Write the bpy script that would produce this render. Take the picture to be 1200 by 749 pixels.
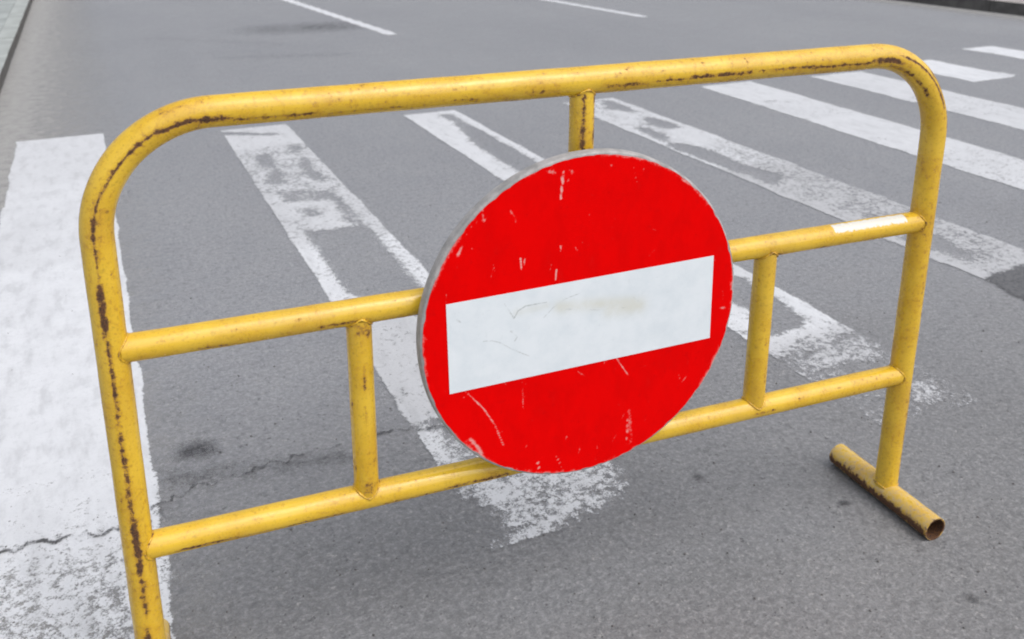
import bpy, bmesh, math, random
import numpy as np
from mathutils import Vector, Matrix

for o in list(bpy.data.objects):
    bpy.data.objects.remove(o, do_unlink=True)
random.seed(7)
rng = np.random.default_rng(7)
S = bpy.context.scene
COL = S.collection

# ------------------------------------------------------------------ camera
F, CX, CY = 1080.4473, 561.0975, 194.331          # calibrated on the 1200 x 749 photograph
CAMP = Vector((0.0871, -1.3559, 1.3167))
PITCH, YAW, ROLL = .2867, .3521, -.0082
RA = -.0484                                        # heading of the road against the barrier's normal
cp, sp, cyw, syw = math.cos(PITCH), math.sin(PITCH), math.cos(YAW), math.sin(YAW)
FW = Vector((syw * cp, cyw * cp, -sp))
RT = Vector((cyw, -syw, 0))
UP = RT.cross(FW)
R2 = RT * math.cos(ROLL) + UP * math.sin(ROLL)
U2 = -RT * math.sin(ROLL) + UP * math.cos(ROLL)
cd = bpy.data.cameras.new('camera')
cam = bpy.data.objects.new('camera', cd)
COL.objects.link(cam)
M = Matrix((R2, U2, -FW)).transposed().to_4x4()
M.translation = CAMP
cam.matrix_world = M
cd.sensor_width = 36
cd.lens = F * 36 / 1200
cd.shift_x = (600 - CX) / 1200
cd.shift_y = -(374.5 - CY) / 1200
cd.clip_start = .05
cd.clip_end = 3000
cd.dof.use_dof = True
cd.dof.focus_distance = 1.62
cd.dof.aperture_fstop = 6.3
S.camera = cam

# ------------------------------------------------------------------ sky, sun, exposure
SUN_EL, SUN_AZ = math.radians(57), math.radians(146)      # azimuth from +Y towards +X
w = bpy.data.worlds.new('World')
S.world = w
w.use_nodes = True
nt = w.node_tree
bg = nt.nodes['Background']
sky = nt.nodes.new('ShaderNodeTexSky')
sky.sky_type = 'NISHITA'
sky.sun_disc = False
sky.sun_elevation = SUN_EL
sky.sun_rotation = SUN_AZ
sky.air_density = 1.0
sky.dust_density = 4.0
hs = nt.nodes.new('ShaderNodeHueSaturation')               # thin white overcast
hs.inputs['Saturation'].default_value = .42
nt.links.new(sky.outputs[0], hs.inputs['Color'])
nt.links.new(hs.outputs[0], bg.inputs[0])
bg.inputs[1].default_value = .15
sl = bpy.data.lights.new('sun', 'SUN')
sl.energy = 1.15
sl.angle = math.radians(95)
sl.color = (1, .965, .91)
sun = bpy.data.objects.new('sun', sl)
COL.objects.link(sun)
sd = Vector((math.sin(SUN_AZ) * math.cos(SUN_EL), math.cos(SUN_AZ) * math.cos(SUN_EL), math.sin(SUN_EL)))
sun.rotation_euler = sd.to_track_quat('Z', 'Y').to_euler()
sun.location = sd * 30
S.view_settings.view_transform = 'Standard'
S.view_settings.look = 'None'
S.view_settings.gamma = 1
S.view_settings.use_curve_mapping = False
S.view_settings.exposure = 0.14
S.render.engine = 'CYCLES'
S.cycles.filter_width = 1.9

# ------------------------------------------------------------------ pixel -> place
def ray(x, y):
    return FW + R2 * ((x - CX) / F) + U2 * (-(y - CY) / F)
def ground_uv(x, y):
    d = ray(x, y)
    P = CAMP + d * (-CAMP.z / d.z)
    c, s = math.cos(RA), math.sin(RA)
    return P.x * c - P.y * s, P.x * s + P.y * c
def on_plane(x, y, Y):
    d = ray(x, y)
    P = CAMP + d * ((Y - CAMP.y) / d.y)
    return P.x, P.z
def GP(pts):
    return [ground_uv(*p) for p in pts]

# ------------------------------------------------------------------ node helpers
class NT:
    def __init__(s, name):
        s.m = bpy.data.materials.new(name)
        s.m.use_nodes = True
        s.t = s.m.node_tree
        s.b = s.t.nodes['Principled BSDF']
        s.out = s.t.nodes['Material Output']
        s.tc = s.n('ShaderNodeTexCoord')
    def n(s, k, **kw):
        x = s.t.nodes.new(k)
        for a, v in kw.items():
            setattr(x, a, v)
        return x
    def l(s, a, b):
        s.t.links.new(a, b)
    def set(s, sock, v):
        if hasattr(v, 'is_linked'):
            s.l(v, sock)
        else:
            sock.default_value = v
    def noise(s, scale, detail=4, rough=.55, vec=None, dist=0):
        x = s.n('ShaderNodeTexNoise')
        x.inputs['Scale'].default_value = scale
        x.inputs['Detail'].default_value = detail
        x.inputs['Roughness'].default_value = rough
        x.inputs['Distortion'].default_value = dist
        s.l(vec or s.tc.outputs['Object'], x.inputs['Vector'])
        return x.outputs[0]
    def vor(s, scale, feature='F1', out='Distance', vec=None):
        x = s.n('ShaderNodeTexVoronoi', feature=feature)
        x.inputs['Scale'].default_value = scale
        s.l(vec or s.tc.outputs['Object'], x.inputs['Vector'])
        return x.outputs[out]
    def mapv(s, scale, loc=(0, 0, 0)):
        x = s.n('ShaderNodeMapping')
        x.inputs['Scale'].default_value = scale
        x.inputs['Location'].default_value = loc
        s.l(s.tc.outputs['Object'], x.inputs['Vector'])
        return x.outputs[0]
    def math(s, op, a, b=0.0, c=0.0):
        x = s.n('ShaderNodeMath', operation=op)
        for i, v in enumerate((a, b, c)):
            s.set(x.inputs[i], v)
        return x.outputs[0]
    def step(s, v, lo, hi, a=0., b=1.):
        x = s.n('ShaderNodeMapRange', interpolation_type='SMOOTHSTEP')
        s.set(x.inputs[0], v)
        for i, q in enumerate((lo, hi, a, b)):
            x.inputs[i + 1].default_value = q
        return x.outputs[0]
    def mix(s, f, a, b, blend='MIX'):
        x = s.n('ShaderNodeMix', data_type='RGBA', blend_type=blend)
        s.set(x.inputs[0], f)
        s.set(x.inputs[6], a)
        s.set(x.inputs[7], b)
        return x.outputs[2]
    def col(s, r, g, b):
        x = s.n('ShaderNodeRGB')
        x.outputs[0].default_value = (r, g, b, 1)
        return x.outputs[0]
    def grey(s, v):
        x = s.n('ShaderNodeCombineColor')
        for i in range(3):
            s.l(v, x.inputs[i])
        return x.outputs[0]
    def attr(s, name):
        x = s.n('ShaderNodeAttribute', attribute_name=name)
        return x.outputs['Fac']
    def bump(s, h, strength, dist):
        x = s.n('ShaderNodeBump')
        x.inputs['Strength'].default_value = strength
        x.inputs['Distance'].default_value = dist
        s.l(h, x.inputs['Height'])
        s.l(x.outputs[0], s.b.inputs['Normal'])
    def fin(s, color=None, rough=None, spec=None, metal=None):
        for k, v in (('Base Color', color), ('Roughness', rough), ('Specular IOR Level', spec), ('Metallic', metal)):
            if v is not None:
                s.set(s.b.inputs[k], v)
        return s.m
    def cut(s, mask):
        tr = s.n('ShaderNodeBsdfTransparent')
        mx = s.n('ShaderNodeMixShader')
        s.l(mask, mx.inputs[0])
        s.l(tr.outputs[0], mx.inputs[1])
        s.l(s.b.outputs[0], mx.inputs[2])
        s.l(mx.outputs[0], s.out.inputs['Surface'])

# ------------------------------------------------------------------ materials
def asphalt():
    k = NT('asphalt')
    big = k.noise(.55, 3)
    streak = k.noise(1.0, 4, vec=k.mapv((1.6, .12, 1)))
    mid = k.noise(7, 5, .6)
    blot = k.noise(38, 3, .6)
    fine = k.noise(190, 3, .7)
    grit = k.vor(150)
    chip = k.vor(120, out='Color')
    sx = k.n('ShaderNodeSeparateXYZ')
    k.l(k.tc.outputs['Object'], sx.inputs[0])
    near_far = k.step(k.math('ADD', sx.outputs[1], k.math('MULTIPLY', k.math('SUBTRACT', k.noise(1.1, 4), .5), 1.6)), -.5, 1.5)  # gradual near-to-far brightening of the view, put into the asphalt colour
    mott = k.noise(85, 4, .7)
    base = k.mix(k.step(big, .3, .7), k.col(.272, .279, .300), k.col(.302, .309, .327))
    base = k.mix(k.step(streak, .35, .7, 0, .30), base, k.col(.240, .247, .266))
    base = k.mix(k.step(mid, .35, .7, 0, .40), base, k.col(.330, .336, .350))
    new = k.mix(k.step(big, .3, .7), k.col(.193, .194, .199), k.col(.220, .221, .226))  # same asphalt, darkened for the near end of that falloff
    base = k.mix(near_far, new, base)
    base = k.mix(k.step(blot, .45, .72, 0, .55), base, k.mix(1.0, base, k.col(.62, .62, .63), 'MULTIPLY'))
    base = k.mix(k.step(mott, .36, .62, .52, 0), base, k.mix(1.0, base, k.col(.60, .60, .61), 'MULTIPLY'))
    base = k.mix(k.step(mott, .50, .72, 0, .34), base, k.col(.43, .43, .437))
    base = k.mix(k.step(fine, .55, .75, 0, .40), base, k.col(.37, .368, .37))
    base = k.mix(k.step(fine, .46, .30, 0, .50), base, k.col(.10, .10, .108))
    sep = k.n('ShaderNodeSeparateColor')
    k.l(chip, sep.inputs[0])
    base = k.mix(k.math('MULTIPLY', k.step(sep.outputs[0], .95, .99, 0, .7), k.step(grit, .55, .25)), base, k.col(.36, .355, .35))
    base = k.mix(k.math('MULTIPLY', k.step(sep.outputs[1], .95, .99, 0, .7), k.step(grit, .55, .25)), base, k.col(.05, .05, .055))
    h = k.math('ADD', k.math('MULTIPLY', fine, .7), k.math('ADD', k.math('MULTIPLY', mott, .6), k.math('MULTIPLY', grit, -.35)))
    k.bump(h, .55, .006)
    return k.fin(base, k.step(mid, .3, .7, .55, .72), .5)

def road_paint(name='road_paint', speck=1.0):
    k = NT(name)
    cov = k.attr('cov')
    f = k.noise(230, 4, .7)
    g = k.noise(46, 5, .65)
    b = k.noise(11, 4, .6)
    nz = k.math('ADD', k.math('MULTIPLY', k.math('SUBTRACT', f, .5), 1.7 * speck),
                k.math('ADD', k.math('MULTIPLY', k.math('SUBTRACT', g, .5), 1.9 * speck),
                       k.math('MULTIPLY', k.math('SUBTRACT', b, .5), .9)))
    v = k.math('ADD', cov, nz)
    mask = k.step(v, .20, .74)
    dirt = k.attr('dirt')
    c = k.mix(k.step(b, .35, .75, 0, .35), k.col(.705, .72, .75), k.col(.56, .575, .60))
    c = k.mix(k.step(g, .50, .75, 0, .40), c, k.col(.46, .475, .50))
    c = k.mix(k.step(k.noise(13, 5, .65, vec=k.mapv((1.6, .55, 1))), .46, .70, 0, .55), c, k.col(.47, .48, .50))
    c = k.mix(k.step(f, .52, .72, 0, .28), c, k.col(.36, .37, .39))
    c = k.mix(k.step(k.noise(2.3, 4, .6, vec=k.mapv((2.2, .6, 1))), .48, .72, 0, .22), c, k.col(.42, .43, .45))
    c = k.mix(dirt, c, k.col(.30, .30, .31))
    k.bump(k.math('ADD', k.math('MULTIPLY', f, .6), k.math('MULTIPLY', g, .6)), .5, .004)
    k.fin(c, .62, .4)
    k.cut(mask)
    return k.m

def stain(name, colr, hard=False, rough=.75):
    k = NT(name)
    cov = k.attr('cov')
    nz = k.math('MULTIPLY', k.math('SUBTRACT', k.noise(14 if not hard else 60, 6, .7), .5), 1.1)
    f = k.math('MULTIPLY', k.math('SUBTRACT', k.noise(220, 3, .7), .5), .9)
    v = k.math('ADD', cov, k.math('ADD', nz, f))
    k.cut(k.math('MULTIPLY', k.step(v, .30, .80), k.step(cov, .02, .25)) if hard else
          k.math('MULTIPLY', k.step(v, .1, 1.2, 0, .85), k.step(cov, .0, .35)))
    c = k.mix(k.step(k.noise(170, 3, .7), .35, .7), k.col(*[q * .8 for q in colr]), k.col(*[q * 1.2 for q in colr]))
    return k.fin(c, rough, .35)

def yellow_paint():
    k = NT('yellow_paint')
    rust = k.attr('rust')
    wht = k.attr('scuff')
    f = k.noise(420, 4, .7)
    g = k.noise(95, 6, .68)
    b = k.noise(14, 4, .6)
    big = k.noise(4, 3)
    v = k.math('ADD', rust, k.math('ADD', k.math('MULTIPLY', k.math('SUBTRACT', g, .5), 2.0), k.math('MULTIPLY', k.math('SUBTRACT', b, .5), .55)))
    v = k.math('ADD', v, k.math('MULTIPLY', k.math('SUBTRACT', f, .5), .9))
    rm = k.step(v, .46, .72)
    halo = k.step(v, .14, .60)
    c = k.mix(k.step(b, .3, .7), k.col(.81, .525, .038), k.col(.70, .420, .018))
    c = k.mix(k.step(big, .50, .75, 0, .5), c, k.col(.60, .38, .06))
    c = k.mix(k.step(f, .56, .74, 0, .30), c, k.col(.85, .58, .16))
    c = k.mix(k.step(g, .48, .28, 0, .55), c, k.col(.40, .22, .02))
    c = k.mix(k.math('MULTIPLY', halo, .60), c, k.col(.42, .18, .015))
    rc = k.mix(k.step(f, .4, .65), k.col(.030, .014, .008), k.col(.20, .075, .018))
    dv = k.math('ADD', k.attr('dust'), k.math('MULTIPLY', k.math('SUBTRACT', g, .5), 1.6))
    c = k.mix(k.step(dv, .30, .95, 0, .75), c, k.col(.60, .47, .27))
    c = k.mix(rm, c, rc)
    wv = k.math('ADD', wht, k.math('MULTIPLY', k.math('SUBTRACT', g, .5), .9))
    c = k.mix(k.step(wv, .45, .62), c, k.col(.74, .72, .65))
    hgt = k.math('SUBTRACT', k.math('ADD', k.math('MULTIPLY', b, .5), k.math('MULTIPLY', f, .12)), k.math('MULTIPLY', rm, .5))
    k.bump(hgt, .5, .002)
    return k.fin(c, k.mix(rm, k.grey(k.step(b, .3, .7, .16, .32)), k.col(.85, .85, .85)), .75)

def plain(name, c1, c2, scale, rough, spec=.4, metal=0, bump=.2, bd=.002):
    k = NT(name)
    n = k.noise(scale, 5, .65)
    f = k.noise(scale * 7, 3, .7)
    c = k.mix(k.step(n, .3, .7), k.col(*c1), k.col(*c2))
    c = k.mix(k.step(f, .55, .75, 0, .35), c, k.col(*[q * .6 for q in c2]))
    k.bump(k.math('ADD', n, k.math('MULTIPLY', f, .5)), bump, bd)
    return k.fin(c, k.step(n, .3, .7, rough - .06, rough + .08), spec, metal)

def sign_red():
    k = NT('sign_red')
    sc = k.attr('scratch')
    f = k.noise(300, 4, .7)
    g = k.noise(60, 6, .7)
    vs = k.noise(26, 4, .6, vec=k.mapv((1.0, 1.0, .55)))
    v = k.math('ADD', sc, k.math('ADD', k.math('MULTIPLY', k.math('SUBTRACT', g, .5), 1.5), k.math('MULTIPLY', k.math('SUBTRACT', f, .5), .7)))
    c = k.mix(k.step(vs, .35, .7), k.col(.83, .0010, .0012), k.col(.755, .0008, .0010))
    c = k.mix(k.step(vs, .62, .80, 0, .12), c, k.col(.80, .06, .05))
    c = k.mix(k.step(g, .45, .25, 0, .22), c, k.col(.45, .004, .006))
    c = k.mix(k.step(v, .30, .95, 0, .85), c, k.col(.80, .46, .43))
    k.bump(k.math('ADD', k.noise(7, 3), k.math('MULTIPLY', k.step(v, .4, .8), -.05)), .22, .012)
    return k.fin(c, k.step(vs, .3, .7, .36, .52), .03)

def sign_white():
    k = NT('sign_white')
    mk = k.attr('mark')
    sm = k.attr('smudge')
    g = k.noise(90, 5, .7)
    b = k.noise(16, 5, .65)
    c = k.mix(k.step(b, .35, .7), k.col(.79, .84, .88), k.col(.715, .775, .82))
    c = k.mix(k.step(g, .60, .78, 0, .30), c, k.col(.50, .54, .58))
    c = k.mix(k.math('MULTIPLY', sm, k.step(b, .25, .7, .25, .8)), c, k.col(.66, .65, .55))
    v = k.math('ADD', mk, k.math('MULTIPLY', k.math('SUBTRACT', g, .5), 1.0))
    c = k.mix(k.step(v, .25, .75, 0, .75), c, k.col(.33, .36, .36))
    return k.fin(c, .5, .25)

MAT = dict(
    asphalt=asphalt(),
    paint=road_paint(),
    oil=stain('oil_stain', (.060, .060, .066)),
    dust=stain('gutter_dust', (.43, .425, .415)),
    newer=stain('newer_asphalt', (.135, .137, .145), hard=True),
    crack=stain('crack_tar', (.085, .085, .088), hard=True),
    yellow=yellow_paint(),
    red=sign_red(), white=sign_white(),
    lip=plain('sign_edge_worn', (.46, .44, .44), (.28, .28, .28), 40, .5, .4),
    steel=plain('galvanised_steel', (.36, .37, .38), (.26, .27, .28), 22, .5, .5, .5),
    pave_a=plain('pavement_grey_green', (.40, .43, .42), (.28, .30, .295), 2.6, .8, .3, bump=.4, bd=.004),
    pave_b=plain('pavement_pinkish', (.40, .36, .35), (.31, .285, .28), 2.2, .8, .3, bump=.4, bd=.004),
    kerb_l=plain('kerb_pale', (.44, .47, .455), (.33, .35, .34), 5, .8, .3, bump=.5, bd=.006),
    kerb_r=plain('kerb_warm', (.42, .39, .38), (.33, .31, .30), 5, .8, .3, bump=.5, bd=.006),
    kerb=plain('kerb_tyre_blackened', (.150, .143, .135), (.09, .086, .082), 9, .85, .3, bump=.5, bd=.006),
    ground=plain('ground_paving', (.25, .25, .245), (.19, .19, .19), .6, .85, .3),
    pebble=plain('pebble_grey', (.16, .15, .15), (.07, .07, .07), 60, .8, .3),
)

# ------------------------------------------------------------------ mesh helpers
def link(name, me, mat, parent=None, smooth=False):
    if mat is not None and not me.materials:
        me.materials.append(mat)
    if smooth:
        me.polygons.foreach_set('use_smooth', [True] * len(me.polygons))
    o = bpy.data.objects.new(name, me)
    COL.objects.link(o)
    if parent:
        o.parent = parent
    return o
def mesh(name, V, Fc, attrs=None):
    me = bpy.data.meshes.new(name)
    me.from_pydata([tuple(v) for v in V], [], [tuple(f) for f in Fc])
    for k, a in (attrs or {}).items():
        at = me.attributes.new(k, 'FLOAT', 'POINT')
        at.data.foreach_set('value', np.asarray(a, np.float32))
    me.update()
    return me
def inside(poly, X, Y):
    r = np.zeros(X.shape, bool)
    n = len(poly)
    for i in range(n):
        x0, y0 = poly[i]
        x1, y1 = poly[(i + 1) % n]
        c = (y0 > Y) != (y1 > Y)
        with np.errstate(divide='ignore', invalid='ignore'):
            r ^= c & (X < (x1 - x0) * (Y - y0) / (y1 - y0) + x0)
    return r
def pdist(pts, X, Y):
    d = np.full(X.shape, 1e9)
    for (x0, y0), (x1, y1) in zip(pts[:-1], pts[1:]):
        dx, dy = x1 - x0, y1 - y0
        t = np.clip(((X - x0) * dx + (Y - y0) * dy) / (dx * dx + dy * dy + 1e-12), 0, 1)
        d = np.minimum(d, np.hypot(X - x0 - t * dx, Y - y0 - t * dy))
    return d
def blur(a, n):
    for _ in range(n):
        p = np.pad(a, 1, mode='edge')
        a = (p[1:-1, 1:-1] * 2 + p[:-2, 1:-1] + p[2:, 1:-1] + p[1:-1, :-2] + p[1:-1, 2:]) / 6
    return a
def sheet(name, u0, u1, v0, v1, res, fn, mat, z, parent, label=None):
    nu, nv = max(2, int((u1 - u0) / res) + 1), max(2, int((v1 - v0) / res) + 1)
    U, Vv = np.meshgrid(np.linspace(u0, u1, nu), np.linspace(v0, v1, nv))
    at = {k: a.ravel() for k, a in fn(U, Vv).items()}
    V = np.stack([U.ravel(), Vv.ravel(), np.full(U.size, z)], 1)
    i = np.arange(nv - 1)[:, None] * nu + np.arange(nu - 1)[None, :]
    i = i.ravel()
    Fc = np.stack([i, i + 1, i + 1 + nu, i + nu], 1)
    o = link(name, mesh(name, V.tolist(), Fc.tolist(), at), mat, parent)
    if label:
        o['label'] = label
    return o
def box_mesh(name, x0, x1, y0, y1, z0, z1, bev=0.0):
    bm = bmesh.new()
    bmesh.ops.create_cube(bm, size=1)
    for v in bm.verts:
        v.co = Vector(((x0 + x1) / 2 + v.co.x * (x1 - x0), (y0 + y1) / 2 + v.co.y * (y1 - y0), (z0 + z1) / 2 + v.co.z * (z1 - z0)))
    if bev:
        bmesh.ops.bevel(bm, geom=bm.edges[:], offset=bev, segments=2, affect='EDGES', profile=.6)
    me = bpy.data.meshes.new(name)
    bm.to_mesh(me)
    bm.free()
    return me

# ------------------------------------------------------------------ setting: ground, road, pavements
ROAD_L, ROAD_R = -.59, 9.38
g = link('ground', box_mesh('ground', -900, 900, -900, 900, -.30, -.22), MAT['ground'])
g['kind'] = 'structure'
g['label'] = 'grey ground reaching away beyond the street'
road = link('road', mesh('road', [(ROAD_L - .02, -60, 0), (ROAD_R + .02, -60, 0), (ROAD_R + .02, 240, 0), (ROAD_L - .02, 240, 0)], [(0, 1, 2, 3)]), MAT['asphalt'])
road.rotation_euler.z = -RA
road['kind'] = 'structure'
road['label'] = 'worn grey asphalt road with a faded zebra crossing'
def two_tone(me, top, side):
    me.materials.append(top)
    me.materials.append(side)
    for p in me.polygons:
        p.material_index = 0 if p.normal.z > .55 else 1
    return me
def pavement(name, u0, u1, ku, mat, label, vr, KH, top):
    kst = two_tone(box_mesh('kerb_stone', -.075, .075, -.497, .497, -.2, KH, .010), MAT[top], MAT['kerb'])
    p = link(name, box_mesh(name, u0, u1, -60, 240, -.2, KH - .004), mat)
    p.rotation_euler.z = -RA
    p['kind'] = 'structure'
    p['label'] = label
    for v in range(*vr):
        k = link('kerb_stone', kst, None, p)
        k.location = (ku + random.uniform(-.003, .003), v + .5, random.uniform(-.004, .003))
        k.rotation_euler.z = random.uniform(-.003, .003)
    for a, b in ((-60, vr[0]), (vr[1], 240)):
        link('kerb', two_tone(box_mesh('kerb', ku - .075, ku + .075, a, b, -.2, KH - .001), MAT[top], MAT['kerb']), None, p)
    return p
pavement('pavement_left', -26, ROAD_L - .15, ROAD_L - .075, MAT['pave_a'], 'grey-green pavement behind the kerb beside the wide white stripe', (-4, 22), .10, 'kerb_l')
pavement('pavement_right', ROAD_R + .15, 36, ROAD_R + .075, MAT['pave_b'], 'pinkish pavement across the road behind a dark kerb', (0, 24), .135, 'kerb_r')

# ------------------------------------------------------------------ zebra stripes
def stripe(u0, u1, v0, v1, base, feats, label, res=.012, dirt0=.0, skew=0.0, nb=1):
    def fn(U, V):
        wob = .003 * np.sin(V * 9.1 + u0 * 7) + .002 * np.sin(V * 23 + u0)
        Us = U - skew * (V - 2) - wob
        sdf = np.minimum(np.minimum(Us - u0, u1 - Us), np.minimum(V - v0, v1 - V))
        ins = sdf > 0
        E = U, V
        wr = np.random.default_rng(int(abs(u0) * 1000))
        du, dv = np.zeros(U.shape), np.zeros(U.shape)
        for kk in range(14):
            fq = wr.uniform(18, 150)
            an, p1, p2 = wr.uniform(0, 6.28, 3)
            w0 = np.sin(fq * (U * np.cos(an) + V * np.sin(an)) + p1)
            w1 = np.cos(fq * (U * np.sin(an) - V * np.cos(an)) + p2)
            du += w0 * .16 / fq
            dv += w1 * .22 / fq
        U, V = U + du, V + dv
        cov = np.full(U.shape, base)
        past = np.zeros(U.shape, bool)
        dirt = np.full(U.shape, dirt0)
        for kind, val, pts, *rest in feats:
            if kind == 'v':                       # a range of the stripe's length, in metres
                m = (V > pts[0]) & (V < pts[1])
            elif kind == 'p':                     # an area
                m = inside(GP(pts), U, V)
            elif kind == 'P':                     # an area that may reach past the stripe
                m = inside(GP(pts), U, V)
                past |= m
            elif kind == 'l':                     # a line of a given width
                m = pdist(GP(pts), U, V) < rest[0] / 2
            elif kind == 'e':                     # a band along an edge: from, to (metres across), v range
                m = (Us > pts[0]) & (Us < pts[1]) & (V > pts[2]) & (V < pts[3])
            elif kind == 'd':                     # dirt only
                dirt = np.where(inside(GP(pts), U, V) if len(pts[0:1]) and isinstance(pts[0], tuple) else (V > pts[0]) & (V < pts[1]), val, dirt)
                continue
            cov = np.where(m, val, cov)
        cov = blur(cov, 5)
        out = np.minimum(np.clip(.5 - (sdf + (du + dv) * .10) / .012, 0, 1), blur(np.where(past, 0., 1.), 2))
        return dict(cov=cov * (1 - out) - .6 * out, dirt=blur(dirt, 10))
    mg = .10
    return sheet('crosswalk_stripe', u0 - mg, u1 + mg, v0 - mg, v1 + mg, res, fn, MAT['paint'], .0022, road, label)

stripe(-.41, .045, .04, 4.27, 1.35, [
    ('v', .56, (-1, .34)), ('v', .64, (.34, .46)), ('v', .78, (.46, .56)), ('v', .90, (.56, .66)), ('v', 1.05, (.66, .78)),
    ('e', .80, (-.01, .05, .1, .6)),
    ('l', -.2, [(58, 339), (67, 341)], .022), ('l', -.1, [(73, 346), (81, 349)], .018), ('l', .0, [(9, 421), (21, 418)], .022),
    ('l', .1, [(0, 578), (60, 566), (120, 560)], .012),
    ('d', .20, (3.3, 4.4)), ('d', .12, (2.2, 3.3))],
    'wide solid white stripe along the left pavement, behind the barrier post', skew=-.002)

stripe(.668, 1.062, .12, 4.05, .90, [
    ('v', .66, (2.55, 3.55)), ('l', .0, [(258, 157), (337, 158)], .05), ('e', .95, (.96, 1.06, 3.6, 4.0)),
    ('p', .22, [(300, 184), (312, 178), (322, 190), (318, 197), (303, 195)]),
    ('p', .20, [(314, 203), (325, 198), (334, 212), (330, 217), (316, 215)]),
    ('p', .32, [(340, 172), (350, 169), (355, 176), (345, 180)]),
    ('p', .25, [(351, 188), (360, 185), (368, 198), (385, 211), (376, 215), (358, 203)]),
    ('p', .38, [(327, 226), (372, 222), (410, 228), (412, 236), (330, 238)]),
    ('p', .25, [(388, 228), (404, 226), (424, 254), (432, 266), (402, 258)]),
    ('p', .30, [(348, 245), (370, 243), (380, 254), (358, 256)]),
    ('p', -.02, [(349, 256), (365, 271), (398, 267), (434, 263), (477, 303), (500, 330), (540, 375), (475, 375), (386, 330), (362, 300)]),
    ('l', .80, [(365, 266), (385, 268), (405, 264)], .04),
    ('e', .70, (.985, 1.062, 1.2, 2.7)), ('e', .82, (.668, .745, 1.25, 2.7)),
    ('v', .86, (.66, 1.26)), ('v', -.1, (.615, .645)), ('v', .46, (.33, .615)),
    ('e', .86, (.67, .71, .45, .61)), ('v', .58, (-1, .33)),
    ('p', -.2, [(520, 600), (545, 590), (575, 607), (598, 627), (540, 640)]),
    ('p', .10, [(640, 625), (735, 570), (760, 560), (760, 640), (660, 640)]),
    ('p', -.2, [(668, 618), (745, 566), (790, 560), (760, 640), (650, 650)]),
    ('P', .52, [(600, 628), (613, 612), (662, 612), (660, 619), (640, 624), (625, 630)]),
    ('P', .50, [(700, 560), (712, 545), (738, 548), (728, 570)]),
    ('d', .40, (.64, 1.3)), ('d', .30, (2.0, 4.1)), ('d', .10, (0., .6))],
    'zebra stripe worn dark in its middle, passing behind the round sign')

stripe(1.765, 2.118, .13, 3.97, .92, [
    ('p', -.05, [(528, 140), (557, 149), (596, 168), (632, 188), (680, 225), (640, 235), (587, 199), (560, 172)]),
    ('p', .22, [(512, 134), (540, 134), (565, 150), (545, 152)]),
    ('e', .90, (2.055, 2.118, 2.2, 3.97)), ('e', .92, (1.765, 1.90, 2.3, 3.5)),
    ('v', .45, (1.2, 2.2)), ('d', .15, (1., 4.2)),
    ('p', -.25, [(850, 320), (866, 326), (907, 350), (951, 381), (907, 396), (880, 366), (850, 350)]),
    ('p', .80, [(850, 366), (872, 369), (878, 386), (868, 392), (850, 388)]),
    ('p', .85, [(850, 398), (878, 398), (880, 406), (850, 410)]),
    ('l', -.2, [(850, 391), (876, 392)], .016),
    ('l', .95, [(862, 313), (905, 338), (955, 372)], .042), ('l', .72, [(955, 372), (993, 387)], .045),
    ('l', .92, [(905, 398), (935, 388), (957, 376)], .028),
    ('v', .36, (.42, .60)), ('v', .22, (-1, .42)),
    ('l', .72, [(905, 412), (935, 407), (965, 404)], .03), ('l', .75, [(930, 428), (980, 424)], .02),
    ('l', .80, [(915, 437), (926, 444), (939, 452)], .024), ('l', .70, [(1000, 413), (1022, 410)], .02),
    ('l', .62, [(940, 396), (975, 398), (1015, 405)], .03), ('l', .60, [(960, 416), (1030, 420)], .035),
    ('l', .66, [(972, 474), (997, 486)], .02),
    ('P', .58, [(1070, 455), (1090, 449), (1098, 462), (1092, 473), (1074, 478), (1066, 470)]),
    ('d', .35, (.0, .65))],
    'zebra stripe flaked to fragments beside the right end of the lower rail')

stripe(2.815, 3.215, .70, 3.86, .68, [
    ('l', .95, [(700, 112), (742, 127), (795, 146), (850, 163)], .055),
    ('l', .90, [(694, 138), (733, 152), (813, 185), (873, 208)], .05),
    ('p', .05, [(706, 118), (720, 120), (746, 131), (738, 133), (712, 127)]),
    ('p', .85, [(716, 131), (740, 133), (752, 141), (745, 147), (724, 140)]),
    ('p', -.05, [(757, 138), (768, 139), (794, 148), (786, 151), (765, 146)]),
    ('p', .05, [(730, 150), (755, 150), (782, 160), (782, 167), (760, 162)]),
    ('p', .98, [(784, 152), (806, 150), (838, 166), (832, 175), (795, 166)]),
    ('p', -.25, [(785, 169), (803, 170), (840, 181), (867, 193), (914, 207), (912, 215), (883, 211), (858, 200), (840, 193), (795, 179)]),
    ('e', .68, (3.05, 3.215, .8, 2.5)), ('e', .72, (2.815, 2.90, 1.0, 2.1)),
    ('p', .62, [(840, 175), (880, 178), (960, 205), (1060, 245), (1045, 262), (950, 222), (910, 204)]),
    ('l', .78, [(868, 209), (920, 232), (965, 252), (1010, 272)], .10),
    ('p', .50, [(975, 235), (1060, 262), (1120, 285), (1160, 300), (1145, 312), (1060, 280)]),
    ('l', 1.1, [(1030, 279), (1090, 303), (1146, 324)], .062),
    ('l', .55, [(1060, 245), (1110, 268), (1160, 290)], .05),
    ('l', .72, [(1180, 299), (1200, 298)], .05),
    ('l', .95, [(690, 131), (733, 150), (775, 168), (813, 185), (873, 210), (930, 236), (1000, 267)], .045),
    ('l', .88, [(700, 112), (742, 127), (795, 146), (850, 163)], .045),
    ('p', .12, [(1035, 262), (1070, 268), (1120, 288), (1138, 304), (1100, 296), (1050, 277)]),
    ('d', .52, (.6, 2.2)), ('d', .22, (2.2, 4))],
    'zebra stripe with torn dark streaks and a bright squared corner at its end', res=.014)

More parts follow.
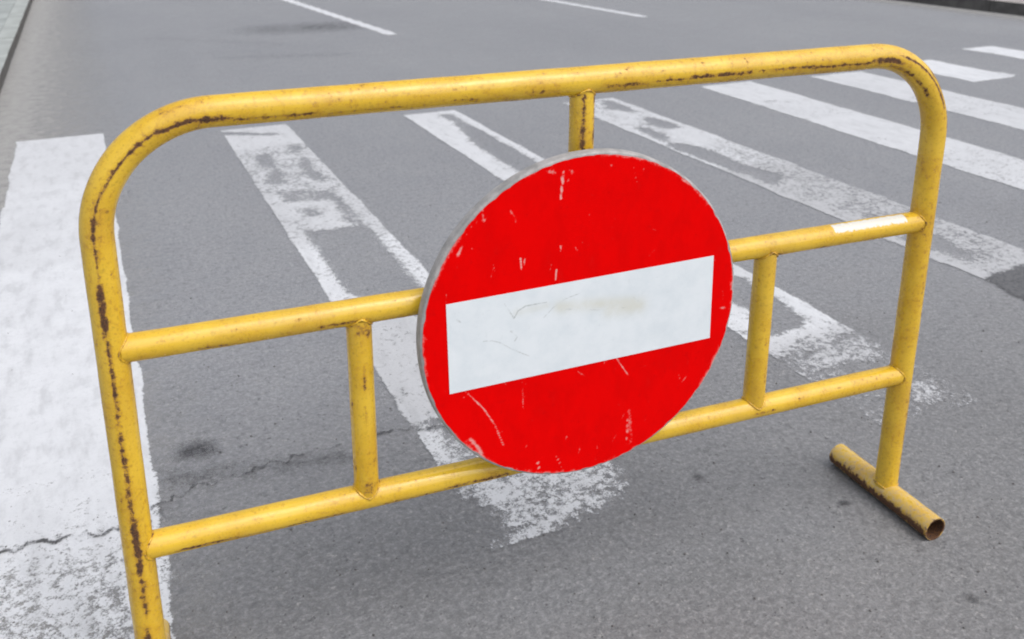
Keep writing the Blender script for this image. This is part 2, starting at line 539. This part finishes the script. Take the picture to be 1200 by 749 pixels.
stripe(3.885, 4.335, .35, 3.92, 1.15, [
    ('p', .45, [(894, 119), (906, 117), (925, 124), (918, 130), (902, 126)]), ('p', .55, [(945, 129), (960, 129), (962, 135), (948, 136)]),
    ('l', .5, [(1000, 155), (1045, 165)], .03), ('d', .20, (0, 5)), ('v', .80, (1.4, 2.0)), ('v', .86, (2.8, 3.3)), ('v', .70, (.35, 1.0))],
    'bright full zebra stripe passing behind the right post at mid height', res=.018, skew=.035)
stripe(4.865, 5.36, .35, 3.88, 1.15, [('p', .6, [(1060, 112), (1090, 114), (1090, 122), (1070, 122)]), ('d', .22, (0, 5)), ('v', .84, (2.4, 3.0)), ('v', .70, (.35, .9))],
       'clean white zebra stripe passing behind the right upper bend', res=.02, skew=.02)
stripe(5.80, 6.27, 3.22, 4.02, 1.1, [('p', -.3, [(1166, 95), (1196, 89), (1210, 100), (1180, 105)]), ('P', .8, [(1165, 84), (1194, 88), (1190, 91), (1165, 92)])],
       'short zebra stripe worn to a point beyond the right bend', res=.02)
stripe(6.95, 7.32, 3.30, 4.30, 1.05, [('p', .35, [(1150, 62), (1165, 62), (1172, 66), (1160, 67)]), ('p', .2, [(1125, 60), (1150, 63), (1160, 68), (1130, 68)])],
       'last small zebra stripe before the far kerb', res=.02)

def lane(p0, p1, wd, label, ext):
    a, b = ground_uv(*p0), ground_uv(*p1)
    d = Vector((a[0] - b[0], a[1] - b[1])).normalized()
    a = (b[0] + d.x * ext, b[1] + d.y * ext)
    def fn(U, V):
        dd = pdist([a, b], U, V)
        return dict(cov=blur(np.where(dd < wd / 2, 1.1, -.6), 1), dirt=np.full(U.shape, .05))
    sheet('lane_line', min(a[0], b[0]) - .2, max(a[0], b[0]) + .2, b[1] - .2, a[1] + .2, .022, fn, MAT['paint'], .0022, road, label)
lane((330, -2), (458, 40), .13, 'white lane dash above the left half of the barrier', 5.6)
lane((635, -1), (753, 19.5), .13, 'white lane dash beyond the top rail at mid road', 4.6)

# ------------------------------------------------------------------ stains, dust, cracks on the road
def blob(name, mat, px, rad, z, label, strength=.8, res=.02, pw=1.2):
    pts = GP(px)
    us, vs = [p[0] for p in pts], [p[1] for p in pts]
    def fn(U, V):
        d = pdist(pts if len(pts) > 1 else pts * 2, U, V)
        return dict(cov=np.clip(1 - d / rad, 0, 1) ** pw * strength)
    return sheet(name, min(us) - rad, max(us) + rad, min(vs) - rad, max(vs) + rad, res, fn, mat, z, road, label)
blob('oil_stain', MAT['oil'], [(222, 530), (238, 527)], .075, .0014, 'dark oily spot on the asphalt under the left rails', 1.0, .01)
blob('oil_stain', MAT['oil'], [(318, 35), (388, 31)], .55, .0014, 'dark smear on the far lane', .50, .03, .5)
blob('oil_stain', MAT['oil'], [(270, 68), (400, 64)], .35, .0014, None, .30, .03)
blob('oil_stain', MAT['oil'], [(180, 45), (330, 52)], .40, .0014, None, .25, .03)
blob('oil_stain', MAT['oil'], [(986, 591), (992, 590)], .018, .0014, None, .75, .006)
blob('oil_stain', MAT['oil'], [(818, 560)], .03, .0014, None, .9, .008)
blob('oil_stain', MAT['oil'], [(1140, 703)], .03, .0014, None, .9, .008)
blob('oil_stain', MAT['oil'], [(200, 560), (300, 552), (400, 535)], .10, .0014, None, .45, .012)
def strip_dust(u0, u1, v0, v1, hard_left, label):
    def fn(U, V):
        t = (U - u0) / (u1 - u0)
        t = 1 - t if hard_left else t
        return dict(cov=np.clip(t * 1.15, 0, 1) * 1.0)
    sheet('gutter_dust', u0, u1, v0, v1, .06, fn, MAT['dust'], .0008, road, label)
strip_dust(ROAD_L + .002, .35, -2, 30, True, 'pale dust along the left kerb')
strip_dust(8.75, ROAD_R - .002, 0, 30, False, 'pale dust along the far kerb')
def newer(px, label):
    pts = GP(px)
    us, vs = [p[0] for p in pts], [p[1] for p in pts]
    def fn(U, V):
        return dict(cov=blur(np.where(inside(pts, U, V), .75, 0.), 3))
    sheet('asphalt_patch', min(us) - .08, max(us) + .08, min(vs) - .08, max(vs) + .08, .015, fn, MAT['newer'], .0031, road, label)
newer([(1150, 326), (1200, 309), (1290, 300), (1330, 345), (1235, 362), (1190, 350)], 'darker newer patch of asphalt at the end of the torn zebra stripe')
def crack(px, wd, label=None, amp=.012, st=.9):
    pts = GP(px)
    P = []
    for (x0, y0), (x1, y1) in zip(pts[:-1], pts[1:]):
        n = max(2, int(math.hypot(x1 - x0, y1 - y0) / .013))
        for i in range(n):
            P.append((x0 + (x1 - x0) * i / n + random.uniform(-amp, amp) * .5, y0 + (y1 - y0) * i / n + random.uniform(-amp, amp)))
    P.append(pts[-1])
    us, vs = [p[0] for p in P], [p[1] for p in P]
    def fn(U, V):
        d = pdist(P, U, V)
        return dict(cov=np.clip(1.25 - d / wd, 0, 1) * st * (.75 + .25 * np.sin(U * 40) * np.sin(U * 17 + 1)))
    sheet('crack', min(us) - .03, max(us) + .03, min(vs) - .03, max(vs) + .03, .005, fn, MAT['crack'], .0040, road, label)
crack([(-60, 668), (0, 652), (40, 640), (75, 631), (105, 629), (140, 623), (176, 613)], .009, 'dark crack crossing the wide white stripe', .014, .80)
crack([(176, 600), (230, 572), (290, 556), (340, 538), (400, 522)], .005, 'crack in the asphalt under the left rails', .016, .78)
crack([(430, 512), (475, 505), (520, 502), (560, 500)], .007, None, .01, .8)

# loose grit on the road
def grit():
    bm = bmesh.new()
    for _ in range(420):
        x, y = random.uniform(-40, 1240), random.uniform(200, 770)
        u, v = ground_uv(x, y)
        r = random.uniform(.0012, .0032)
        m = Matrix.Translation((u, v, r * .5)) @ Matrix.Rotation(random.uniform(0, 6), 4, 'Z') @ Matrix.Diagonal((r, r * random.uniform(.6, 1), r * .7, 1))
        bmesh.ops.create_icosphere(bm, subdivisions=1, radius=1, matrix=m)
    me = bpy.data.meshes.new('grit')
    bm.to_mesh(me)
    bm.free()
    o = link('grit', me, MAT['pebble'])
    o.rotation_euler.z = -RA
    o['kind'] = 'stuff'
    o['label'] = 'tiny loose grit scattered on the asphalt'
    o['category'] = 'grit'
grit()

# ------------------------------------------------------------------ barrier
W, HT, ZM, ZL = 1.5501, 1.0183, .6677, .3185
RF, RR, RU, RFOOT = .0238, .0218, .0213, .0262
BEND = .175
def tube(name, path, rad, parent, ref, rust=(), scuff=(), seg=40, base=.10, closed_ends=False, hollow=0.0, dust=.0):
    """path: dense points; angle 0 faces `ref`, 90 degrees faces left of travel x ref"""
    n = len(path)
    tot = sum((Vector(path[i + 1]) - Vector(path[i])).length for i in range(n - 1))
    rust = list(rust)
    for _ in range(int(tot * 16)):                 # scattered chips
        a0 = random.uniform(0, tot)
        rust.append((a0, a0 + random.uniform(.0, .012), random.uniform(-75, 75), random.uniform(5, 11), random.uniform(.42, .78)))
    V, ru, sc = [], [], []
    L = 0.0
    P = [Vector(p) for p in path]
    for i, p in enumerate(P):
        t = (P[min(i + 1, n - 1)] - P[max(i - 1, 0)]).normalized()
        a = (ref - t * ref.dot(t)).normalized()
        b = t.cross(a)
        if i:
            L += (p - P[i - 1]).length
        for j in range(seg):
            th = 2 * math.pi * j / seg
            rr = rad * (1 + .006 * math.sin(L * 31 + th * 2) + .004 * math.sin(L * 67 + th * 3))
            V.append(p + (a * math.cos(th) + b * math.sin(th)) * rr)
            r = base
            for s0, s1, c, hw, val in rust:
                if s0 - .03 < L < s1 + .03:
                    dth = abs((math.degrees(th) - c + 180) % 360 - 180) / hw
                    e = min(1, (L - s0 + .02) / .03, (s1 - L + .02) / .03)
                    r = max(r, val * math.exp(-dth * dth) * max(0, e))
            ru.append(r)
            q = 0
            for s0, s1, c, hw, val in scuff:
                if s0 < L < s1:
                    dth = abs((math.degrees(th) - c + 180) % 360 - 180) / hw
                    q = max(q, val * math.exp(-dth ** 4))
            sc.append(q)
    Fc = []
    for i in range(n - 1):
        for j in range(seg):
            k = (j + 1) % seg
            Fc.append((i * seg + j, i * seg + k, (i + 1) * seg + k, (i + 1) * seg + j))
    if hollow:                                     # open pipe ends: inner wall and rims
        m = len(V)
        for e, inw in ((0, 1), (n - 1, -1)):
            t = (P[1] - P[0]).normalized() if e == 0 else (P[-1] - P[-2]).normalized()
            c = P[e]
            st = len(V)
            for dpt, q in ((0, 1 - hollow), (.12, 1 - hollow)):
                for j in range(seg):
                    V.append(c + (V[e * seg + j] - c) * q + t * inw * dpt)
                    ru.append(.95)
                    sc.append(0)
            st2 = st + seg
            for j in range(seg):
                k = (j + 1) % seg
                Fc.append((e * seg + j, e * seg + k, st + k, st + j))
                Fc.append((st + j, st + k, st2 + k, st2 + j))
            Fc.append(tuple(range(st2, st2 + seg)))
    elif closed_ends:
        Fc.append(tuple(range(seg)))
        Fc.append(tuple(range((n - 1) * seg, n * seg)))
    me = mesh(name, V, Fc, dict(rust=ru, scuff=sc, dust=[dust] * len(V)))
    bm = bmesh.new()
    bm.from_mesh(me)
    bmesh.ops.recalc_face_normals(bm, faces=bm.faces)
    bm.to_mesh(me)
    bm.free()
    o = link(name, me, MAT['yellow'], parent, smooth=True)
    if hollow or closed_ends:
        me.set_sharp_from_angle(angle=math.radians(50))
    return o
def line(a, b, step=.004):
    a, b = Vector(a), Vector(b)
    n = max(2, int((b - a).length / step))
    return [a.lerp(b, i / n) for i in range(n + 1)]
def arc(c, r, a0, a1, n=60):
    return [Vector((c[0] + r * math.cos(math.radians(a0 + (a1 - a0) * i / n)), 0, c[1] + r * math.sin(math.radians(a0 + (a1 - a0) * i / n)))) for i in range(n + 1)]

bar = bpy.data.objects.new('traffic_barrier', None)
COL.objects.link(bar)
bar['label'] = 'yellow tubular steel barrier with rust streaks, standing across the road'
bar['category'] = 'barrier'
FRONT = Vector((0, -1, 0))
zb = RFOOT * 1.6
path = line((0, 0, zb), (0, 0, HT - BEND)) + arc((BEND, HT - BEND), BEND, 180, 90)[1:] + line((BEND, 0, HT), (W - BEND, 0, HT))[1:] \
    + arc((W - BEND, HT - BEND), BEND, 90, 0)[1:] + line((W, 0, HT - BEND), (W, 0, zb))[1:]
# lengths: left post 0..0.80, bend ..1.075, top rail ..2.275, bend ..2.55, right post ..3.35
# angle 0 = front; -90/+90 = outward or inward side (t x front)
s1 = HT - BEND - zb
s2 = s1 + BEND * math.pi / 2
s3 = s2 + W - 2 * BEND
s4 = s3 + BEND * math.pi / 2
OUT = -1                                            # sign of the outward side
def A(deg):
    return deg * OUT
fr = [
    (.08, .14, A(2), 16, .62), (.16, .24, A(0), 14, .70), (.24, .34, A(0), 18, .86), (.34, .44, A(3), 14, .66), (.44, .50, A(6), 14, .78), (.52, .66, A(6), 10, .74), (.66, .74, A(10), 16, .92),
    (.74, .80, A(8), 9, .72), (.80, .88, A(10), 10, .84), (.88, 1.0, A(2), 9, .86), (1.0, 1.06, A(-8), 9, .98), (1.05, 1.10, A(-18), 15, .88), (1.10, 1.22, A(-28), 9, .60),
    (1.24, 1.36, A(-35), 10, .52), (1.44, 1.47, A(-30), 9, .75), (1.56, 1.62, A(-22), 8, .52), (1.70, 1.78, A(-22), 12, .62), (1.80, 1.86, A(-18), 9, .70), (1.86, 1.99, A(-14), 10, .78),
    (2.00, 2.14, A(-12), 9, .66), (2.12, 2.26, A(-18), 10, .66), (2.26, 2.33, A(-10), 16, .92), (2.33, 2.48, A(18), 9, .92), (2.40, 2.55, A(42), 9, .72), (2.30, 2.45, A(-42), 12, .70),
    (2.55, 2.90, A(62), 9, .60), (3.1, 3.32, A(30), 16, .42),
]
tube('frame', path, RF, bar, FRONT, fr, base=.17)
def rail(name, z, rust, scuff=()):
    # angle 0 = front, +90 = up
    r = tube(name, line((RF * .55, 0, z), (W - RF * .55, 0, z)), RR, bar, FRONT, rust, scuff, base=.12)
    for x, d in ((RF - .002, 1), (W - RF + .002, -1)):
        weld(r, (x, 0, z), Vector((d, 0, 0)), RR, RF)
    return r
def weld(parent, c, ax, r_in, r_other):
    """a bead of weld round the end of a tube, hugging the tube it meets"""
    ax = ax.normalized()
    a = Vector((0, -1, 0))
    b = ax.cross(a)
    V, Fc, ru = [], [], []
    ns, nr = 32, 8
    for i in range(ns):
        th = 2 * math.pi * i / ns
        d = a * math.cos(th) + b * math.sin(th)
        off = r_other - math.sqrt(max(0, r_other ** 2 - (r_in * math.cos(th)) ** 2)) if abs(a.dot(ax)) < .5 else 0
        rr = .0019 * random.uniform(.5, 1.5)
        for j in range(nr):
            ph = 2 * math.pi * j / nr
            V.append(Vector(c) + d * (r_in + rr * .1 + rr * math.cos(ph)) + ax * (-off + .002 + rr * math.sin(ph)))
            ru.append(.40)
    for i in range(ns):
        for j in range(nr):
            i2, j2 = (i + 1) % ns, (j + 1) % nr
            Fc.append((i * nr + j, i2 * nr + j, i2 * nr + j2, i * nr + j2))
    return link('weld_bead', mesh('weld_bead', V, Fc, dict(rust=ru, scuff=[0] * len(V))), MAT['yellow'], parent, True)
UPS = -1
rail('cross_rail', ZM, [(.10, .16, -35 * UPS, 10, .62), (.30, .37, -20 * UPS, 12, .62), (.42, .47, -60 * UPS, 30, .55), (1.2, 1.3, 45, 10, .55)],  # wide low patch beside the sign paints its contact shadow on the rail
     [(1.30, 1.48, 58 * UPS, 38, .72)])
rail('cross_rail', ZL, [(.05, .13, -22 * UPS, 10, .84), (.13, .32, -30 * UPS, 8, .66), (.38, .50, 32, 9, .66), (.50, .62, 20, 16, .62), (1.15, 1.2, -5 * UPS, 10, .66)])
def upright(x, z0, z1, r0, r1, rust):
    u = tube('upright', line((x, 0, z0 + r0 * .5), (x, 0, z1 - r1 * .5)), RU, bar, FRONT, rust, base=.12)
    weld(u, (x, 0, z0 + r0), Vector((0, 0, 1)), RU, r0)
    weld(u, (x, 0, z1 - r1), Vector((0, 0, -1)), RU, r1)
upright(.374, ZL, ZM, RR, RR, [(.14, .17, 0, 12, .68), (.20, .24, 2, 10, .62), (.0, .03, 0, 30, .55), (.30, .33, 0, 60, .5)])
upright(1.170, ZL, ZM, RR, RR, [(.05, .09, 20, 10, .45)])
upright(.770, ZM, HT, RR, RF, [(.20, .33, -18, 14, .78), (.24, .34, 50, 20, .62), (.19, .22, 0, 60, .6)])
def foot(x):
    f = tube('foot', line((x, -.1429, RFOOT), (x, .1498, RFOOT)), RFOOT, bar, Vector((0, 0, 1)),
             [(.0, .10, 60, 16, .60), (.0, .3, 105, 34, .95), (.0, .3, -105, 34, 1.0), (.10, .14, 35, 12, .62), (.0, .30, 180, 60, .9), (.20, .28, 30, 12, .6)],  # side and underside bands: rust, with the underside's shade put into the colour
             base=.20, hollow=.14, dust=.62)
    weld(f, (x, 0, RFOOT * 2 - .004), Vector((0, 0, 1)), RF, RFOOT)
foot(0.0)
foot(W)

# ------------------------------------------------------------------ sign
SX, SZ, SY, SR = .7592, .6105, -.0600, .300
SROLL = math.radians(1.2)
sign = bpy.data.objects.new('no_entry_sign', None)
COL.objects.link(sign)
sign.location = (SX, 0, SZ)
sign.rotation_euler = (0, -SROLL, 0)
sign['label'] = 'round red no-entry sign with a white bar, fixed to the yellow barrier'
sign['category'] = 'sign'
def lathe(name, prof, mat, parent, seg=160):
    V, Fc = [], []
    n = len(prof)
    for i in range(seg):
        th = 2 * math.pi * i / seg
        w_ = 1 + .0012 * math.sin(th * 5 + 1) + .0009 * math.sin(th * 11)
        for r, y in prof:
            V.append((r * w_ * math.cos(th), y, r * w_ * math.sin(th)))
    for i in range(seg):
        k = (i + 1) % seg
        for j in range(n - 1):
            Fc.append((i * n + j, i * n + j + 1, k * n + j + 1, k * n + j))
    me = mesh(name, V, Fc)
    bm = bmesh.new()
    bm.from_mesh(me)
    bmesh.ops.remove_doubles(bm, verts=bm.verts, dist=1e-5)
    bmesh.ops.recalc_face_normals(bm, faces=bm.faces)
    bm.to_mesh(me)
    bm.free()
    o = link(name, me, mat, parent, True)
    me.set_sharp_from_angle(angle=math.radians(40))
    return o
# dished steel panel: front plate, rounded edge, flange turned back, open behind
lathe('panel', [(0, SY + .0012), (.2895, SY + .0012), (.2895, SY + .0030), (0, SY + .0030)], MAT['steel'], sign)
lathe('rim', [(.2890, SY + .0002), (.2962, SY + .0003), (.2985, SY + .0012), (.2998, SY + .0030), (.3003, SY + .0055), (.3003, SY + .0205), (.2985, SY + .0210), (.2980, SY + .0200),
              (.2975, SY + .0060), (.2890, SY + .0035), (.2890, SY + .0002)], MAT['lip'], sign)
# red sheeting with its scratches
def SP(pts):                                       # photo pixels -> the sign's own plane
    r = []
    for p in pts:
        x, z = on_plane(p[0], p[1], SY)
        x, z = x - SX, z - SZ
        c, s = math.cos(SROLL), math.sin(SROLL)
        r.append((x * c + z * s, -x * s + z * c))
    return r
SCR = [([(660, 201), (659, 214), (657, 233)], .0020, 1.3), ([(662, 205), (665, 212)], .0016, .9), ([(641, 200), (650, 203)], .003, .6), ([(668, 199), (672, 203)], .003, .6),
       ([(598, 247), (605, 260)], .0018, .75), ([(565, 246), (567, 261)], .0022, .8), ([(610, 303), (611, 315)], .0016, .95), ([(615, 303), (614, 311)], .0014, .8),
       ([(657, 288), (657, 294)], .0018, .9), ([(652, 316), (651, 328)], .0018, 1.0), ([(741, 187), (746, 213)], .0014, .42), ([(754, 188), (756, 205)], .003, .38),
       ([(549, 462), (566, 478), (580, 498), (590, 523)], .0016, .85), ([(722, 419), (728, 428), (736, 440)], .0016, .9), ([(612, 448), (613, 478)], .0018, .5),
       ([(737, 482), (740, 517)], .006, .50), ([(735, 490), (734, 520)], .0015, .7), ([(630, 539), (632, 552)], .0018, .9), ([(700, 520), (697, 545)], .0015, .5), ([(652, 535), (660, 552)], .0014, .6),
       ([(800, 210), (812, 218), (822, 230)], .004, .65), ([(536, 300), (541, 290)], .003, .6), ([(552, 515), (562, 527), (566, 538)], .004, .75), ([(795, 452), (805, 440)], .0014, .5),
       ([(840, 360), (852, 361)], .0015, .55), ([(560, 445), (540, 470)], .0014, .45), ([(690, 250), (694, 262)], .0012, .4), ([(760, 300), (770, 290)], .0012, .4), ([(575, 300), (590, 330)], .001, .35)]
for _ in range(70):                                # fine scuffs
    a_, r_ = random.uniform(0, 6.28), .29 * math.sqrt(random.random())
    q = (SX + r_ * math.cos(a_), SZ + r_ * math.sin(a_))
    L_, t_ = random.uniform(.004, .02), random.gauss(1.45, .5)
    SCR.append(([(q[0] - SX, q[1] - SZ), (q[0] - SX + L_ * math.cos(t_), q[1] - SZ + L_ * math.sin(t_))], random.uniform(.0007, .0016), random.uniform(.25, .60), 1))
def disc(name, R, y, step, mat):
    n = int(R / step)
    ns = 360
    rr = np.linspace(0, R, n + 1)[1:]
    th = np.linspace(0, 2 * math.pi, ns, endpoint=False)
    Rg, Tg = np.meshgrid(rr, th, indexing='ij')
    jag = 1 - .006 * np.clip(np.sin(Tg * 37) * np.sin(Tg * 13 + 1) + .4 * np.sin(Tg * 71), 0, 1) * (Rg > R * .985)
    X, Z = Rg * jag * np.cos(Tg), Rg * jag * np.sin(Tg)
    sc = np.zeros(X.shape)
    for pts, wd, val, *own in SCR:
        d = pdist(pts if own else SP(pts), X, Z)
        sc = np.maximum(sc, val * np.exp(-(d / wd) ** 2))
    edge = np.clip((Rg - (R - .012)) / .012, 0, 1)
    ew = .50 + .35 * np.sin(Tg * 3 + .6) * np.sin(Tg * 7 + 2)
    sc = np.maximum(sc, edge ** 1.5 * ew * .8)
    V = [(0, y, 0)] + [(float(a), y, float(b)) for a, b in zip(X.ravel(), Z.ravel())]
    Fc = [(0, 1 + (j + 1) % ns, 1 + j) for j in range(ns)]
    for i in range(n - 1):
        for j in range(ns):
            k = (j + 1) % ns
            Fc.append((1 + i * ns + j, 1 + i * ns + k, 1 + (i + 1) * ns + k, 1 + (i + 1) * ns + j))
    Fc = [f[::-1] for f in Fc]
    me = mesh(name, V, Fc, dict(scratch=[0] + sc.ravel().tolist()))
    bm = bmesh.new()
    bm.from_mesh(me)
    bmesh.ops.recalc_face_normals(bm, faces=bm.faces)
    if bm.faces[0].normal.y > 0:
        bmesh.ops.reverse_faces(bm, faces=bm.faces)
    bm.to_mesh(me)
    bm.free()
    return link(name, me, mat, sign)
disc('red_face', .2958, SY - .0004, .0020, MAT['red'])
# white bar
BW, BH, BX, BZ = .2520, .0815, -.001, -.0030
def white_bar():
    nx, nz = 260, 90
    X, Z = np.meshgrid(np.linspace(-BW, BW, nx) + BX, np.linspace(-BH, BH, nz) + BZ)
    mk = np.zeros(X.shape)
    sm = np.zeros(X.shape)
    for pts, wd, val in [([(591, 356), (597, 365), (602, 373), (607, 364), (616, 358), (640, 354)], .0018, .60), ([(637, 372), (648, 360), (662, 350), (680, 343)], .0015, .5),
                         ([(566, 400), (576, 399), (585, 401), (600, 409), (620, 417)], .0016, .62), ([(598, 388), (606, 394), (603, 399)], .002, .5), ([(655, 362), (700, 363), (735, 360)], .0015, .4),
                         ([(535, 374), (540, 378)], .003, .45), ([(742, 348), (752, 356)], .0015, .45), ([(666, 404), (680, 408)], .0014, .4)]:
        mk = np.maximum(mk, val * np.exp(-(pdist(SP(pts), X, Z) / wd) ** 2))
    for pts, wd, val in [([(655, 360), (700, 356), (740, 354), (748, 358)], .012, .75), ([(715, 362), (748, 358)], .016, .8), ([(605, 366), (640, 358)], .008, .4)]:
        sm = np.maximum(sm, val * np.exp(-(pdist(SP(pts), X, Z) / wd) ** 2))
    V = [(float(a), SY - .0012, float(b)) for a, b in zip(X.ravel(), Z.ravel())]
    Fc = [(i * nx + j, i * nx + j + 1, (i + 1) * nx + j + 1, (i + 1) * nx + j) for i in range(nz - 1) for j in range(nx - 1)]
    link('white_bar', mesh('white_bar', V, Fc, dict(mark=mk.ravel(), smudge=sm.ravel())), MAT['white'], sign)
white_bar()
# two channels riveted to the back and the straps that grip the rail and the short upright
for z in (.13, ZM - SZ - .05):
    link('back_channel', box_mesh('back_channel', -.20, .20, SY + .0034, SY + .0335, z - .016, z + .016, .003), MAT['steel'], sign)
def strap(x, z, horiz):
    V, Fc = [], []
    r = RR + .0005
    prof = []
    for i in range(25):
        a = math.radians(-90 + 180 * i / 24)
        prof.append((r * math.cos(a), r * math.sin(a)))
    prof = [(SY + .034, -r)] + prof + [(SY + .034, r)]
    outer = [(y + .002 * (1 if y > 0 else 0), s * (1 + .09)) for y, s in prof]
    hw = .014
    loop = prof + outer[::-1]
    n = len(loop)
    for sgn in (-1, 1):
        for y, s in loop:
            V.append((x + sgn * hw, y, z + s) if horiz else (x + s, y, z + sgn * hw))
    m = len(prof)
    for i in range(n):
        k = (i + 1) % n
        Fc.append((i, k, n + k, n + i))
    for sgn in (0, n):
        for i in range(m - 1):
            Fc.append((sgn + i, sgn + i + 1, sgn + n - 2 - i, sgn + n - 1 - i))
    me = mesh('strap', V, Fc)
    bm = bmesh.new()
    bm.from_mesh(me)
    bmesh.ops.recalc_face_normals(bm, faces=bm.faces)
    bm.to_mesh(me)
    bm.free()
    link('strap', me, MAT['steel'], sign)
strap(-.12, ZM - SZ, True)
strap(.12, ZM - SZ, True)
strap(.770 - SX, .17, False)
